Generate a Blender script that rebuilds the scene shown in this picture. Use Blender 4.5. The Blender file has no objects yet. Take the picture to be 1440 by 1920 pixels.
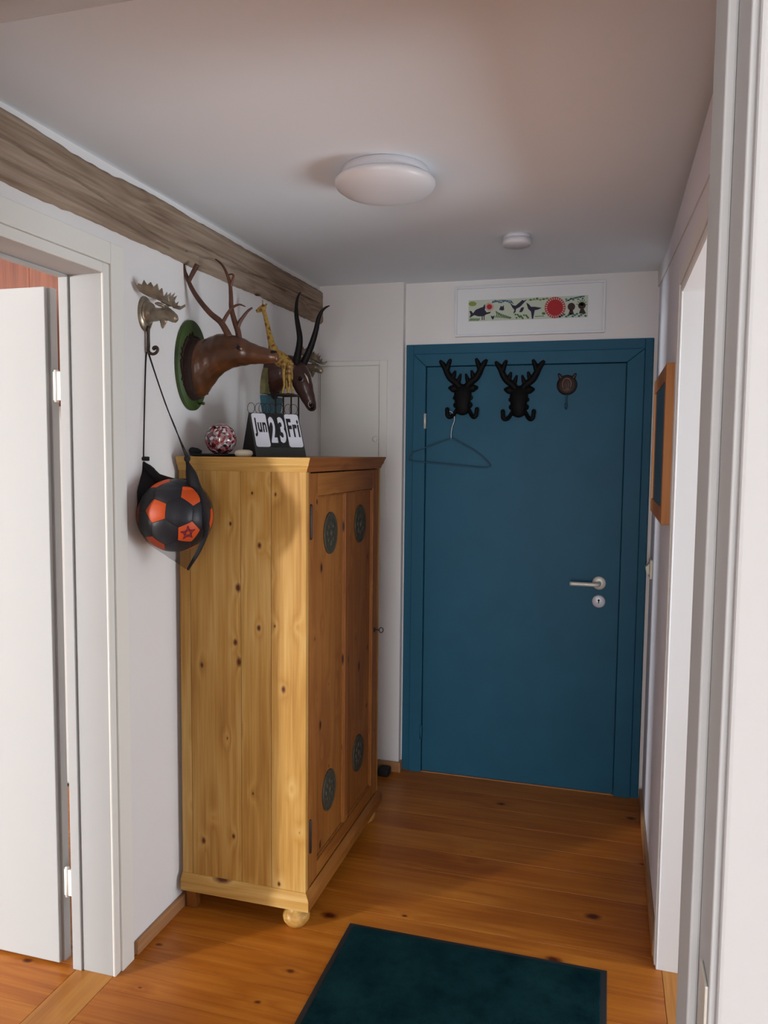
import bpy, bmesh, math, random
import numpy as np
from mathutils import Vector, Matrix, noise
random.seed(7)
SC = bpy.context.scene
COL = SC.collection
# ------------------------------------------------------------------ camera
FPX, YAW, PITCH, ROLL, CH = 1458.98, 0.2804, -0.0761, 0.0096, 1.5409
_F = np.array([-math.sin(YAW)*math.cos(PITCH), math.cos(YAW)*math.cos(PITCH), math.sin(PITCH)])
_r = np.array([math.cos(YAW), math.sin(YAW), 0.]); _u = np.cross(_r, _F)
_R = math.cos(ROLL)*_r + math.sin(ROLL)*_u; _U = -math.sin(ROLL)*_r + math.cos(ROLL)*_u
_C = np.array([0, 0, CH])
def at(u, v, x=None, y=None, z=None):
    """point of the room seen at photo pixel (u, v) on the plane x=, y= or z="""
    d = _F + _R*(u-720)/FPX - _U*(v-960)/FPX
    if x is not None: t = x/d[0]
    elif y is not None: t = y/d[1]
    else: t = (z-CH)/d[2]
    return Vector(_C + d*t)
cd = bpy.data.cameras.new('camera'); cam = bpy.data.objects.new('camera', cd); COL.objects.link(cam)
cam.matrix_world = Matrix(((_R[0], _U[0], -_F[0], 0), (_R[1], _U[1], -_F[1], 0), (_R[2], _U[2], -_F[2], CH), (0, 0, 0, 1)))
cd.sensor_fit = 'VERTICAL'; cd.sensor_height = 36; cd.lens = FPX/1920*36; cd.clip_start = .02
SC.camera = cam
# ------------------------------------------------------------------ light and exposure
w = bpy.data.worlds.new('world'); SC.world = w; w.use_nodes = True
w.node_tree.nodes['Background'].inputs[0].default_value = (.62, .72, .9, 1)
w.node_tree.nodes['Background'].inputs[1].default_value = .35
def area(name, loc, target, sx, sy, power, col):
    l = bpy.data.lights.new(name, 'AREA'); l.shape = 'RECTANGLE'; l.size = sx; l.size_y = sy; l.energy = power; l.color = col
    o = bpy.data.objects.new(name, l); COL.objects.link(o); o.location = loc
    o.rotation_euler = (Vector(target)-Vector(loc)).to_track_quat('-Z', 'Y').to_euler(); return o
# daylight through the windows of the side room (left), of the room behind the camera and of the room to the right
area('left_room_window_light', (-6.28, -3.18, 1.45), (-1.0, 2.24, 1.35), .42, 1.0, 500, (.96, .985, 1.0))
area('left_room_window_light', (-5.11, -3.18, 1.45), (-1.05, 2.24, 1.35), .42, 1.0, 155, (.96, .985, 1.0))
area('back_room_window_light', (.05, -3.1, 1.2), (-.45, 2.0, 1.75), 1.7, 1.9, 128, (.95, .97, 1.0))
area('right_room_window_light', (2.7, 1.9, .9), (.2, 1.9, 2.0), 1.3, 1.4, 75, (.84, .93, 1.0))
SC.view_settings.view_transform = 'Standard'; SC.view_settings.look = 'None'
SC.view_settings.gamma = 1; SC.view_settings.use_curve_mapping = False
SC.view_settings.exposure = 0.10
# ------------------------------------------------------------------ materials
def newmat(name):
    m = bpy.data.materials.new(name); m.use_nodes = True
    return m, m.node_tree.nodes, m.node_tree.links, m.node_tree.nodes['Principled BSDF']
def plain(name, col, rough=.5, metal=0, bump=0, bscale=60, var=0, vscale=6, coat=0, spec=.5):
    m, N, L, b = newmat(name)
    b.inputs['Base Color'].default_value = (*col, 1); b.inputs['Roughness'].default_value = rough
    b.inputs['Metallic'].default_value = metal; b.inputs['Coat Weight'].default_value = coat
    b.inputs['Specular IOR Level'].default_value = spec
    tc = N.new('ShaderNodeTexCoord')
    if var:
        n = N.new('ShaderNodeTexNoise'); n.inputs['Scale'].default_value = vscale; n.inputs['Detail'].default_value = 4
        L.new(tc.outputs['Object'], n.inputs['Vector'])
        r = N.new('ShaderNodeValToRGB'); r.color_ramp.elements[0].position = .3; r.color_ramp.elements[1].position = .7
        r.color_ramp.elements[0].color = (*[c*(1-var) for c in col], 1); r.color_ramp.elements[1].color = (*[min(1, c*(1+var)) for c in col], 1)
        L.new(n.outputs['Fac'], r.inputs['Fac']); L.new(r.outputs['Color'], b.inputs['Base Color'])
    if bump:
        n2 = N.new('ShaderNodeTexNoise'); n2.inputs['Scale'].default_value = bscale; n2.inputs['Detail'].default_value = 3
        L.new(tc.outputs['Object'], n2.inputs['Vector'])
        bp = N.new('ShaderNodeBump'); bp.inputs['Strength'].default_value = bump; bp.inputs['Distance'].default_value = .002
        L.new(n2.outputs['Fac'], bp.inputs['Height']); L.new(bp.outputs['Normal'], b.inputs['Normal'])
    return m
def wood(name, light, mid, dark, axis='z', ring=14, rough=.4, knots=True, kscale=3.2, kthr=.10, bump=.15, rand=True, coat=0):
    """procedural wood whose grain runs along axis; knots are sparse dark ovals"""
    m, N, L, b = newmat(name)
    b.inputs['Specular IOR Level'].default_value = .3; b.inputs['Roughness'].default_value = rough; b.inputs['Coat Weight'].default_value = coat; b.inputs['Coat Roughness'].default_value = .25
    def math_(op, a, c=None, clamp=False):
        n = N.new('ShaderNodeMath'); n.operation = op; n.use_clamp = clamp
        for i, v in enumerate((a, c)):
            if v is None: continue
            if isinstance(v, (int, float)): n.inputs[i].default_value = v
            else: L.new(v, n.inputs[i])
        return n.outputs[0]
    tc = N.new('ShaderNodeTexCoord'); vec = tc.outputs['Object']
    if rand:
        oi = N.new('ShaderNodeObjectInfo'); cx = N.new('ShaderNodeCombineXYZ')
        r = math_('MULTIPLY', oi.outputs['Random'], 37.)
        for i in range(3): L.new(r, cx.inputs[i])
        ad = N.new('ShaderNodeVectorMath'); ad.operation = 'ADD'; L.new(vec, ad.inputs[0]); L.new(cx.outputs[0], ad.inputs[1]); vec = ad.outputs[0]
    def mapped(s_across, s_along):
        mp = N.new('ShaderNodeMapping'); s = [s_across]*3; s['xyz'.index(axis)] = s_along
        mp.inputs['Scale'].default_value = s; L.new(vec, mp.inputs['Vector']); return mp.outputs[0]
    def noise_(v, sc, det=3, dist=0):
        n = N.new('ShaderNodeTexNoise'); n.inputs['Scale'].default_value = sc; n.inputs['Detail'].default_value = det
        n.inputs['Distortion'].default_value = dist; L.new(v, n.inputs['Vector']); return n.outputs['Fac']
    vor = N.new('ShaderNodeTexVoronoi'); vor.inputs['Scale'].default_value = kscale; vor.voronoi_dimensions = '2D'
    sx = N.new('ShaderNodeSeparateXYZ'); L.new(vec, sx.inputs[0]); cx2 = N.new('ShaderNodeCombineXYZ'); oth = [i for i in range(3) if 'xyz'[i] != axis]
    L.new(math_('MULTIPLY', math_('ADD', sx.outputs[oth[0]], sx.outputs[oth[1]]), 1.6), cx2.inputs[0]); L.new(math_('MULTIPLY', sx.outputs['xyz'.index(axis)], 1.0), cx2.inputs[1]); L.new(cx2.outputs[0], vor.inputs['Vector'])
    kd = math_('ADD', vor.outputs['Distance'], math_('MULTIPLY', math_('SUBTRACT', noise_(vec, 55, 2), .5), .035))
    big = noise_(mapped(1, .07), ring, 2, .6)
    kn = math_('MULTIPLY', math_('POWER', math_('SUBTRACT', 1., math_('MULTIPLY', kd, 2.2), True), 3.), .22) if knots else 0.
    rings = math_('FRACT', math_('MULTIPLY', math_('ADD', big, kn), 5.))
    rings = math_('ABSOLUTE', math_('SUBTRACT', rings, .5)); rings = math_('MULTIPLY', rings, 2.)
    fine = noise_(mapped(1, .03), 140, 3)
    patch = noise_(mapped(1, .35), 3.5, 3)
    f = math_('ADD', math_('MULTIPLY', rings, .17), math_('MULTIPLY', fine, .38)); f = math_('ADD', f, math_('MULTIPLY', patch, .62))
    cr = N.new('ShaderNodeValToRGB'); e = cr.color_ramp.elements
    e[0].position = .3; e[0].color = (*dark, 1); e[1].position = .78; e[1].color = (*light, 1)
    q = e.new(.55); q.color = (*mid, 1); L.new(f, cr.inputs['Fac']); col = cr.outputs['Color']
    if knots:
        sep = N.new('ShaderNodeSeparateColor'); L.new(vor.outputs['Color'], sep.inputs[0])
        rad = math_('MULTIPLY', math_('POWER', sep.outputs[0], 2.2), kthr)
        k = math_('SUBTRACT', 1., math_('DIVIDE', kd, rad)); k = math_('MULTIPLY', k, 1.5, True)
        mx = N.new('ShaderNodeMix'); mx.data_type = 'RGBA'; L.new(k, mx.inputs['Factor']); L.new(col, mx.inputs[6])
        mx.inputs[7].default_value = (dark[0]*.30, dark[1]*.16, dark[2]*.16, 1); col = mx.outputs[2]
    L.new(col, b.inputs['Base Color'])
    bp = N.new('ShaderNodeBump'); bp.inputs['Strength'].default_value = bump; bp.inputs['Distance'].default_value = .002
    L.new(f, bp.inputs['Height']); L.new(bp.outputs['Normal'], b.inputs['Normal'])
    return m
M = {}
M['wall'] = plain('wall_paint', (.76, .74, .73), .9, bump=.25, bscale=90, var=.02, vscale=2)
M['wall_right'] = plain('wall_paint_lilac_grey', (.74, .74, .81), .9, bump=.25, bscale=90)
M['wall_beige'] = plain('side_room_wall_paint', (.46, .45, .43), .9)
M['ceiling'] = plain('ceiling_paint', (.82, .875, .92), .95, bump=.12, bscale=60)
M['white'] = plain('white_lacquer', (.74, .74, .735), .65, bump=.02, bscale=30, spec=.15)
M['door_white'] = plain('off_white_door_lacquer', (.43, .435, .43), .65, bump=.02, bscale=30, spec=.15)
M['casing'] = plain('cream_casing_lacquer', (.78, .765, .71), .6, bump=.04, bscale=30)
M['blue'] = plain('petrol_blue_door_paint', (.016, .094, .158), .5, bump=.10, bscale=45, var=.06, vscale=5, spec=.18)
M['steel'] = plain('satin_steel', (.62, .60, .54), .4, metal=.25)
M['steel2'] = plain('dull_nickel', (.62, .64, .70), .4, metal=.25)
M['floor'] = wood('pine_floor_plank', (.52, .185, .022), (.40, .118, .010), (.26, .060, .005), 'x', ring=9, rough=.4, kscale=2.4, kthr=.09, coat=.12)
M['floor_left'] = M['floor']
M['threshold'] = wood('threshold_board', (.52, .23, .045), (.42, .16, .025), (.28, .09, .012), 'y', ring=9, rough=.4, kscale=2.4, kthr=.09, coat=.12)
M['skirt'] = wood('pine_skirting', (.42, .22, .10), (.34, .16, .07), (.22, .09, .035), 'y', rough=.4, knots=False)
M['skirtx'] = wood('pine_skirting_cross', (.42, .22, .10), (.34, .16, .07), (.22, .09, .035), 'x', rough=.4, knots=False)
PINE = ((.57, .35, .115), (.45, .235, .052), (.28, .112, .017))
M['pine_z'] = wood('old_pine_upright', *PINE, 'z', ring=10, rough=.5, kscale=5.2, kthr=.14)
M['pine_x'] = wood('old_pine_cross', *PINE, 'x', ring=10, rough=.4, kscale=3.0, kthr=.15)
M['pine_y'] = wood('old_pine_front_rail', *PINE, 'y', ring=10, rough=.4, kscale=3.0, kthr=.15)
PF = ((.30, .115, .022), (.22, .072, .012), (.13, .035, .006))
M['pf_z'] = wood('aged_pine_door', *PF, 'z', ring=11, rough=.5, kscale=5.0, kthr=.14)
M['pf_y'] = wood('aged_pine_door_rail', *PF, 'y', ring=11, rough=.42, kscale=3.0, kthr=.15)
M['beam'] = wood('weathered_beam', (.40, .315, .235), (.27, .195, .14), (.13, .070, .042), 'y', ring=16, rough=.92, kscale=2.2, kthr=.10, bump=.7)
M['panelling'] = wood('reddish_old_timber', (.26, .09, .045), (.19, .06, .03), (.10, .03, .018), 'z', ring=9, rough=.6, kscale=5, kthr=.12)
M['frame_wood'] = wood('orange_frame_wood', (.55, .24, .065), (.45, .17, .04), (.32, .11, .025), 'z', rough=.45, knots=False)
M['black'] = plain('black_cast_iron', (.004, .0035, .004), .6, bump=.2, bscale=120, spec=.12)
M['iron'] = plain('dark_iron', (.03, .022, .018), .5, metal=.5)
M['medal'] = plain('tarnished_pewter_glass', (.048, .042, .028), .55, metal=.1, bump=.4, spec=.3, bscale=90, var=.25, vscale=60)
M['rubber'] = plain('black_rubber', (.009, .011, .013), .7, bump=.2, bscale=150)
M['fabric'] = plain('black_bag_fabric', (.006, .005, .007), .9, bump=.3, bscale=160)
M['cord'] = plain('black_cord', (.012, .010, .010), .85)
M['brownwood'] = plain('stained_carved_wood', (.085, .028, .008), .36, var=.5, vscale=14, bump=.1, bscale=60, coat=.2)
M['antler'] = plain('brown_antler', (.095, .034, .017), .45, var=.35, vscale=20)
M['antelope'] = plain('dark_red_brown_wood', (.055, .017, .011), .38, var=.25, vscale=25, coat=.15)
M['horn'] = plain('black_horn', (.005, .003, .003), .5, spec=.25)
M['fringe'] = plain('dark_fur_fringe', (.022, .008, .004), .9, bump=.8, bscale=180)
M['green'] = plain('moss_green_paint', (.032, .062, .007), .55, var=.4, vscale=14, bump=.15, bscale=60)
M['olive'] = plain('olive_yellow_paint', (.19, .17, .07), .6, var=.3, vscale=30)
M['sky'] = plain('blue_paint', (.03, .115, .155), .55, var=.25, vscale=20)
M['brass'] = plain('aged_pewter', (.27, .225, .165), .33, metal=.65, var=.35, vscale=35, bump=.2, bscale=90)
M['brass_dark'] = plain('dark_bronze', (.07, .045, .032), .45, metal=.55)
M['white_plastic'] = plain('white_plastic', (.66, .66, .70), .4)
M['cream'] = plain('cream_plastic', (.72, .68, .56), .4)
M['paper'] = plain('mat_board', (.74, .76, .78), .8)
M['wframe'] = plain('white_frame', (.70, .72, .75), .4)
M['dark_picture'] = plain('dark_picture', (.05, .04, .028), .3, var=.6, vscale=8, coat=.4)
M['teal'] = plain('dark_teal_plastic', (.012, .060, .100), .45)
M['card_w'] = plain('white_card', (.60, .60, .66), .7)
M['card_b'] = plain('black_card', (.004, .004, .006), .6)
M['holder'] = plain('dark_green_board', (.022, .027, .024), .5)
M['wax'] = plain('ivory_wax', (.60, .54, .42), .5)
def carpet():
    m, N, L, b = newmat('dark_teal_mat_pile'); b.inputs['Roughness'].default_value = 1; b.inputs['Specular IOR Level'].default_value = .02
    tc = N.new('ShaderNodeTexCoord'); n = N.new('ShaderNodeTexNoise'); n.inputs['Scale'].default_value = 7; n.inputs['Detail'].default_value = 10; n.inputs['Roughness'].default_value = .75
    L.new(tc.outputs['Object'], n.inputs['Vector'])
    r = N.new('ShaderNodeValToRGB'); e = r.color_ramp.elements
    e[0].position = .33; e[0].color = (.0015, .012, .016, 1); e[1].position = .68; e[1].color = (.009, .038, .042, 1)
    L.new(n.outputs['Fac'], r.inputs['Fac']); L.new(r.outputs['Color'], b.inputs['Base Color'])
    n2 = N.new('ShaderNodeTexNoise'); n2.inputs['Scale'].default_value = 320; L.new(tc.outputs['Object'], n2.inputs['Vector'])
    bp = N.new('ShaderNodeBump'); bp.inputs['Strength'].default_value = .8; bp.inputs['Distance'].default_value = .004
    L.new(n2.outputs['Fac'], bp.inputs['Height']); L.new(bp.outputs['Normal'], b.inputs['Normal']); return m
M['carpet'] = carpet()
def speckle():
    m, N, L, b = newmat('speckled_glass'); b.inputs['Roughness'].default_value = .12; b.inputs['Coat Weight'].default_value = 1
    tc = N.new('ShaderNodeTexCoord'); v = N.new('ShaderNodeTexVoronoi'); v.inputs['Scale'].default_value = 120; L.new(tc.outputs['Object'], v.inputs['Vector'])
    s = N.new('ShaderNodeSeparateColor'); L.new(v.outputs['Color'], s.inputs[0])
    r = N.new('ShaderNodeValToRGB'); r.color_ramp.interpolation = 'CONSTANT'; e = r.color_ramp.elements
    e[0].position = 0; e[0].color = (.16, .012, .022, 1); e[1].position = .84; e[1].color = (.02, .01, .015, 1)
    for p_, c in ((.22, (.42, .24, .24, 1)), (.42, (.62, .60, .66, 1)), (.60, (.34, .05, .045, 1)), (.72, (.30, .18, .19, 1))): e.new(p_).color = c
    L.new(s.outputs[0], r.inputs['Fac']); L.new(r.outputs['Color'], b.inputs['Base Color']); return m
M['speckle'] = speckle()
def mesh_cloth():
    m, N, L, b = newmat('see_through_bag_mesh'); b.inputs['Base Color'].default_value = (.006, .004, .006, 1); b.inputs['Roughness'].default_value = .9
    b.inputs['Alpha'].default_value = .24; return m
M['net'] = mesh_cloth()
# ------------------------------------------------------------------ builder
ORIG = {}
class MB:
    def __init__(s): s.v = []; s.f = []; s.sm = []; s.mi = []; s.m = 0
    def add(s, vs, fs, smooth=False):
        o = len(s.v); s.v += [Vector(v) for v in vs]
        for f in fs: s.f.append([i+o for i in f]); s.sm.append(smooth); s.mi.append(s.m)
        return s
    def box(s, x0, x1, y0, y1, z0, z1):
        vs = [(x, y, z) for x in (x0, x1) for y in (y0, y1) for z in (z0, z1)]
        return s.add(vs, [(0, 1, 3, 2), (4, 6, 7, 5), (0, 4, 5, 1), (2, 3, 7, 6), (0, 2, 6, 4), (1, 5, 7, 3)])
    def prism(s, pts, vec, smooth=False):
        """polygon pts extruded by vec; works for non-convex outlines"""
        n = len(pts); a = [Vector(p) for p in pts]; b = [p+Vector(vec) for p in a]
        from mathutils.geometry import tessellate_polygon
        t = [tuple(x) for x in tessellate_polygon([a])]
        fs = t + [tuple(i+n for i in reversed(x)) for x in t] + [(i, (i+1) % n, (i+1) % n+n, i+n) for i in range(n)]
        return s.add(a+b, fs, smooth)
    def tube(s, pts, rad, n=10, flat=1.0, up=None, smooth=True, steps=4, tan=None):
        """lofted tube through pts; rad: number or list; flat: sideways/up ratio (number or list)"""
        P = [Vector(p) for p in pts]; k = len(P)
        Rr = list(rad) if isinstance(rad, (list, tuple)) else [rad]*k
        Fl = list(flat) if isinstance(flat, (list, tuple)) else [flat]*k
        if steps > 1 and k > 2:
            Q, R2, F2 = [], [], []
            for i in range(k-1):
                a, b_, c, d = P[max(i-1, 0)], P[i], P[i+1], P[min(i+2, k-1)]
                for j in range(steps):
                    t = j/steps
                    Q.append(.5*((2*b_)+(c-a)*t+(2*a-5*b_+4*c-d)*t*t+(-a+3*b_-3*c+d)*t**3))
                    tt = t*t*(3-2*t); R2.append(Rr[i]*(1-tt)+Rr[i+1]*tt); F2.append(Fl[i]*(1-tt)+Fl[i+1]*tt)
            Q.append(P[-1]); R2.append(Rr[-1]); F2.append(Fl[-1]); P, Rr, Fl = Q, R2, F2; k = len(P)
        vs = []; side = None
        for i in range(k):
            t = (P[min(i+1, k-1)]-P[max(i-1, 0)]); t = Vector(tan) if tan else t.normalized() if t.length > 1e-9 else Vector((0, 0, 1))
            if up is not None: sd = t.cross(Vector(up))
            elif side is None: sd = t.cross(Vector((0, 0, 1))) if abs(t.z) < .9 else t.cross(Vector((1, 0, 0)))
            else: sd = side-t*side.dot(t)
            sd = sd.normalized() if sd.length > 1e-6 else side; side = sd; u = sd.cross(t)
            for j in range(n):
                a = 2*math.pi*j/n; vs.append(P[i]+sd*math.cos(a)*Rr[i]*Fl[i]+u*math.sin(a)*Rr[i])
        fs = [(i*n+j, i*n+(j+1) % n, (i+1)*n+(j+1) % n, (i+1)*n+j) for i in range(k-1) for j in range(n)]
        fs += [tuple(reversed(range(n))), tuple(range((k-1)*n, k*n))]
        return s.add(vs, fs, smooth)
    def lathe(s, c, prof, axis=(0, 0, 1), n=32, smooth=True, sc=(1, 1)):
        c = Vector(c); ax = Vector(axis).normalized(); e1 = ax.cross(Vector((0, 0, 1))) if abs(ax.z) < .9 else Vector((1, 0, 0)); e1.normalize(); e2 = ax.cross(e1)
        vs = []; k = len(prof)
        for (r, h) in prof:
            for j in range(n):
                a = 2*math.pi*j/n; vs.append(c+ax*h+e1*math.cos(a)*r*sc[0]+e2*math.sin(a)*r*sc[1])
        fs = [(i*n+j, (i+1)*n+j, (i+1)*n+(j+1) % n, i*n+(j+1) % n) for i in range(k-1) for j in range(n)]
        fs += [tuple(range(n)), tuple(reversed(range((k-1)*n, k*n)))]
        return s.add(vs, fs, smooth)
    def ball(s, c, r, n=16, sc=(1, 1, 1), rot=None):
        vs = []; c = Vector(c); k = n//2+1
        for i in range(k):
            th = math.pi*(i+.02 if i == 0 else i-.02 if i == k-1 else i)/(k-1)
            for j in range(n):
                a = 2*math.pi*j/n; p = Vector((math.sin(th)*math.cos(a)*sc[0], math.sin(th)*math.sin(a)*sc[1], math.cos(th)*sc[2]))*r
                vs.append(c+(rot @ p if rot else p))
        fs = [(i*n+j, (i+1)*n+j, (i+1)*n+(j+1) % n, i*n+(j+1) % n) for i in range(k-1) for j in range(n)]
        fs += [tuple(range(n)), tuple(reversed(range((k-1)*n, k*n)))]
        return s.add(vs, fs, True)
    def build(s, name, mat, parent=None, bevel=0, remesh=0, recalc=True, smooth_it=0, noauto=False):
        o0 = ORIG.get(parent.name if parent else None, Vector((0, 0, 0)))
        c = Vector((0, 0, 0))
        if parent is None and s.v:
            mn = [min(v[i] for v in s.v) for i in range(3)]; mx_ = [max(v[i] for v in s.v) for i in range(3)]
            c = Vector(((mn[0]+mx_[0])/2, (mn[1]+mx_[1])/2, mn[2])); o0 = c
        me = bpy.data.meshes.new(name); me.from_pydata([v-o0 for v in s.v], [], s.f)
        mats = mat if isinstance(mat, (list, tuple)) else [mat]
        for m_ in mats: me.materials.append(m_)
        me.polygons.foreach_set('use_smooth', s.sm); me.polygons.foreach_set('material_index', s.mi)
        if recalc:
            bm = bmesh.new(); bm.from_mesh(me); bmesh.ops.recalc_face_normals(bm, faces=bm.faces); bm.to_mesh(me); bm.free()
        o = bpy.data.objects.new(name, me); COL.objects.link(o)
        if parent: o.parent = parent
        else: o.location = c
        ORIG[o.name] = o0
        if remesh:
            r = o.modifiers.new('fuse', 'REMESH'); r.mode = 'VOXEL'; r.voxel_size = remesh; r.use_smooth_shade = True
            if smooth_it:
                q = o.modifiers.new('relax', 'SMOOTH'); q.iterations = smooth_it; q.factor = .5
        if bevel:
            b = o.modifiers.new('bevel', 'BEVEL'); b.width = bevel; b.segments = 2; b.limit_method = 'ANGLE'; b.angle_limit = math.radians(40)
        return o
def tag(o, label=None, cat=None, group=None, kind=None):
    for k, v in (('label', label), ('category', cat), ('group', group), ('kind', kind)):
        if v: o[k] = v
    return o
def thing(name, label, cat, loc, group=None, kind=None):
    o = bpy.data.objects.new(name, None); o.empty_display_size = .05; COL.objects.link(o); o.location = loc
    ORIG[o.name] = Vector(loc); return tag(o, label, cat, group, kind)
def struct(name, loc=(0, 0, 0)):
    o = bpy.data.objects.new(name, None); COL.objects.link(o); o.location = loc; ORIG[o.name] = Vector(loc); o['kind'] = 'structure'; return o
def B(*a): return MB().box(*a)
def copy_tree(o, parent=None):
    c = o.copy(); COL.objects.link(c); c.parent = parent
    for ch in o.children: copy_tree(ch, c)
    return c
# ------------------------------------------------------------------ the room: numbers in metres, camera stands at (0, 0)
XL, XR, YD, YH, XH, ZC = -1.352, .186, 3.579, 3.546, -.936, 2.328
YN = .8                       # hall side of the wall with the doorway the photographer looks through
D2a, D2b, D2z = 1.07, 1.872, 2.024   # doorway in the left wall
D3a, D3b, D3z = 1.50, 2.37, 2.0      # doorway in the right wall
S = lambda name, mb, mat, **k: tag(mb.build(name, mat, **k), kind='structure')
wl = MB().box(XL-.13, XL, YN-.2, D2a-.02, -.05, ZC).box(XL-.13, XL, D2b+.02, YH+.2, -.05, ZC).box(XL-.13, XL, D2a-.02, D2b+.02, D2z+.02, ZC)
S('wall_left', wl, M['wall'])
wb = MB().box(XL-.13, XH, YH, YH+.2, -.05, ZC).box(XH, -.931, YD+.008, YD+.2, -.05, ZC).box(-.931, .172, YD+.008, YD+.2, 2.043, ZC).box(.172, XR+.1, YD+.008, YD+.2, -.05, ZC)
S('wall_back', wb, M['wall'])
wr = MB().box(XR, XR+.13, D3b+.02, YD+.2, -.05, 2.30).box(XR, XR+.13, YN-.2, D3a-.02, -.05, 2.30).box(XR, XR+.13, D3a-.02, D3b+.02, D3z+.02, 2.30)
# plaster above 2.2 m on the right: narrow white band that meets the ceiling further out
S('wall_right', wr, M['wall_right'])
band = MB(); pts = []
for (yt, xt), (yb, zb) in zip(((3.58, .177), (3.0, .203), (2.34, .245), (1.6, .285), (YN, .33)), ((3.60, 2.262), (3.0, 2.215), (2.34, 2.165), (1.6, 2.11), (YN, 2.05))):
    pts += [(XR-.004 if yb < 3.5 else XR-.008, yb, zb), (xt, yt, ZC), (.36, yt, ZC), (.36, yb, zb)]
fs = []
for i in range(4):
    for j in range(4): fs.append((i*4+j, i*4+(j+1) % 4, (i+1)*4+(j+1) % 4, (i+1)*4+j))
fs += [(0, 1, 2, 3), (19, 18, 17, 16)]
band.add(pts, fs); S('trim_1', band, M['wall'])
S('ceiling', MB().box(XL-.13, .5, YN-.2, YD+.2, ZC, ZC+.1), M['ceiling'])
wf = MB().box(-2.2, -.80, .6, YN, -.05, 2.6).box(.105, 1.6, .6, YN, -.05, 2.6).box(-.80, .105, .6, YN, 2.07, 2.6)
S('wall_front', wf, M['wall'])
# rooms beyond the doorways
S('wall_left_room', MB().box(-7.0, XL-.13, 3.0, 3.1, -.05, 2.6).box(-7.1, -7.0, -3.3, 3.1, -.05, 2.6).box(-7.1, -2.2, -3.4, -3.3, -.05, 2.6).box(-2.3, -2.2, -3.3, .7, -.05, 2.6), M['wall_beige'])
S('ceiling_left_room', MB().box(-7.1, XL-.13, -3.4, 3.1, 2.5, 2.6), M['ceiling'])
S('wall_back_room', MB().box(-2.2, -2.1, -3.4, .6, -.05, 2.6).box(1.6, 1.7, -3.4, .8, -.05, 2.6).box(-2.2, 1.7, -3.5, -3.4, -.05, 2.6), M['wall'])
S('ceiling_back_room', MB().box(-2.2, 1.7, -3.5, .6, 2.5, 2.6), M['ceiling'])
S('wall_right_room', MB().box(XR+.13, 3.0, 3.2, 3.3, -.05, 2.6).box(2.9, 3.0, .6, 3.2, -.05, 2.6).box(1.6, 2.9, .6, .7, -.05, 2.6), M['wall'])
S('ceiling_right_room', MB().box(XR+.13, 3.0, .6, 3.3, 2.5, 2.6), M['ceiling'])
# floor
fl = MB().box(-7.1, 3.0, -3.5, 3.8, -.12, -.022).build('floor', M['rubber']); fl['kind'] = 'structure'
def plank(x0, x1, y0, y1, mat, mesh={}):
    w_, l_ = round(y1-y0, 3), round(x1-x0, 3); key = (w_, l_, mat.name); g = .0007
    if key not in mesh:
        o = MB().box(-l_/2+g, l_/2-g, -w_/2+g, w_/2-g, -.022, 0).build('plank', mat, fl, bevel=.0006)
        o.data.transform(Matrix.Translation(ORIG['floor'])); mesh[key] = o
    else:
        o = mesh[key].copy(); COL.objects.link(o)
    o.location = Vector(((x0+x1)/2, (y0+y1)/2, 0))-ORIG['floor']; o.parent = fl
seams = [YN-.2, .96, 1.12, 1.28, 1.42, 1.55, 1.69, 1.822, 1.965, 2.11, 2.25, 2.40, 2.555, 2.715, 2.86, 3.0, 3.145, 3.285, 3.425, 3.60]
for a, b in zip(seams[:-1], seams[1:]): plank(XL, XR+.012, a, b, M['floor'])
ys = [-3.4+.175*i for i in range(37)]
off = 1.708-(-3.4+.175*29); ys = [y+off for y in ys]
for a, b in zip(ys[:-1], ys[1:]): plank(-7.0, XL-.125, a, b, M['floor'])
plank(XL-.125, XL, YN-.2, 3.4, M['threshold'])
plank(XR+.012, XR+.13, D3a, D3b+.02, M['threshold'])
ys = [.6+.185*i for i in range(15)]
for a, b in zip(ys[:-1], ys[1:]): plank(XR+.13, 3.0, a, b, M['floor'])
ys = [-3.4+.2*i for i in range(21)]
for a, b in zip(ys[:-1], ys[1:]): plank(-2.1, 1.6, a, b, M['floor'])
# skirtings
def sk(n, mb, m): S(n, mb, m, bevel=.003)
sk('baseboard_left', MB().box(XL, XL+.014, 1.976, YH, 0, .043), M['skirt'])
sk('baseboard_right', MB().box(XR-.014, XR, D3b+.06, YD-.012, 0, .052), M['skirt'])
sk('baseboard_back', MB().box(XL+.014, XH, YH-.014, YH, 0, .05), M['skirtx'])
sk('baseboard_return', MB().box(XH, XH+.012, YH-.014, YD-.004, 0, .05), M['skirt'])
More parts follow.
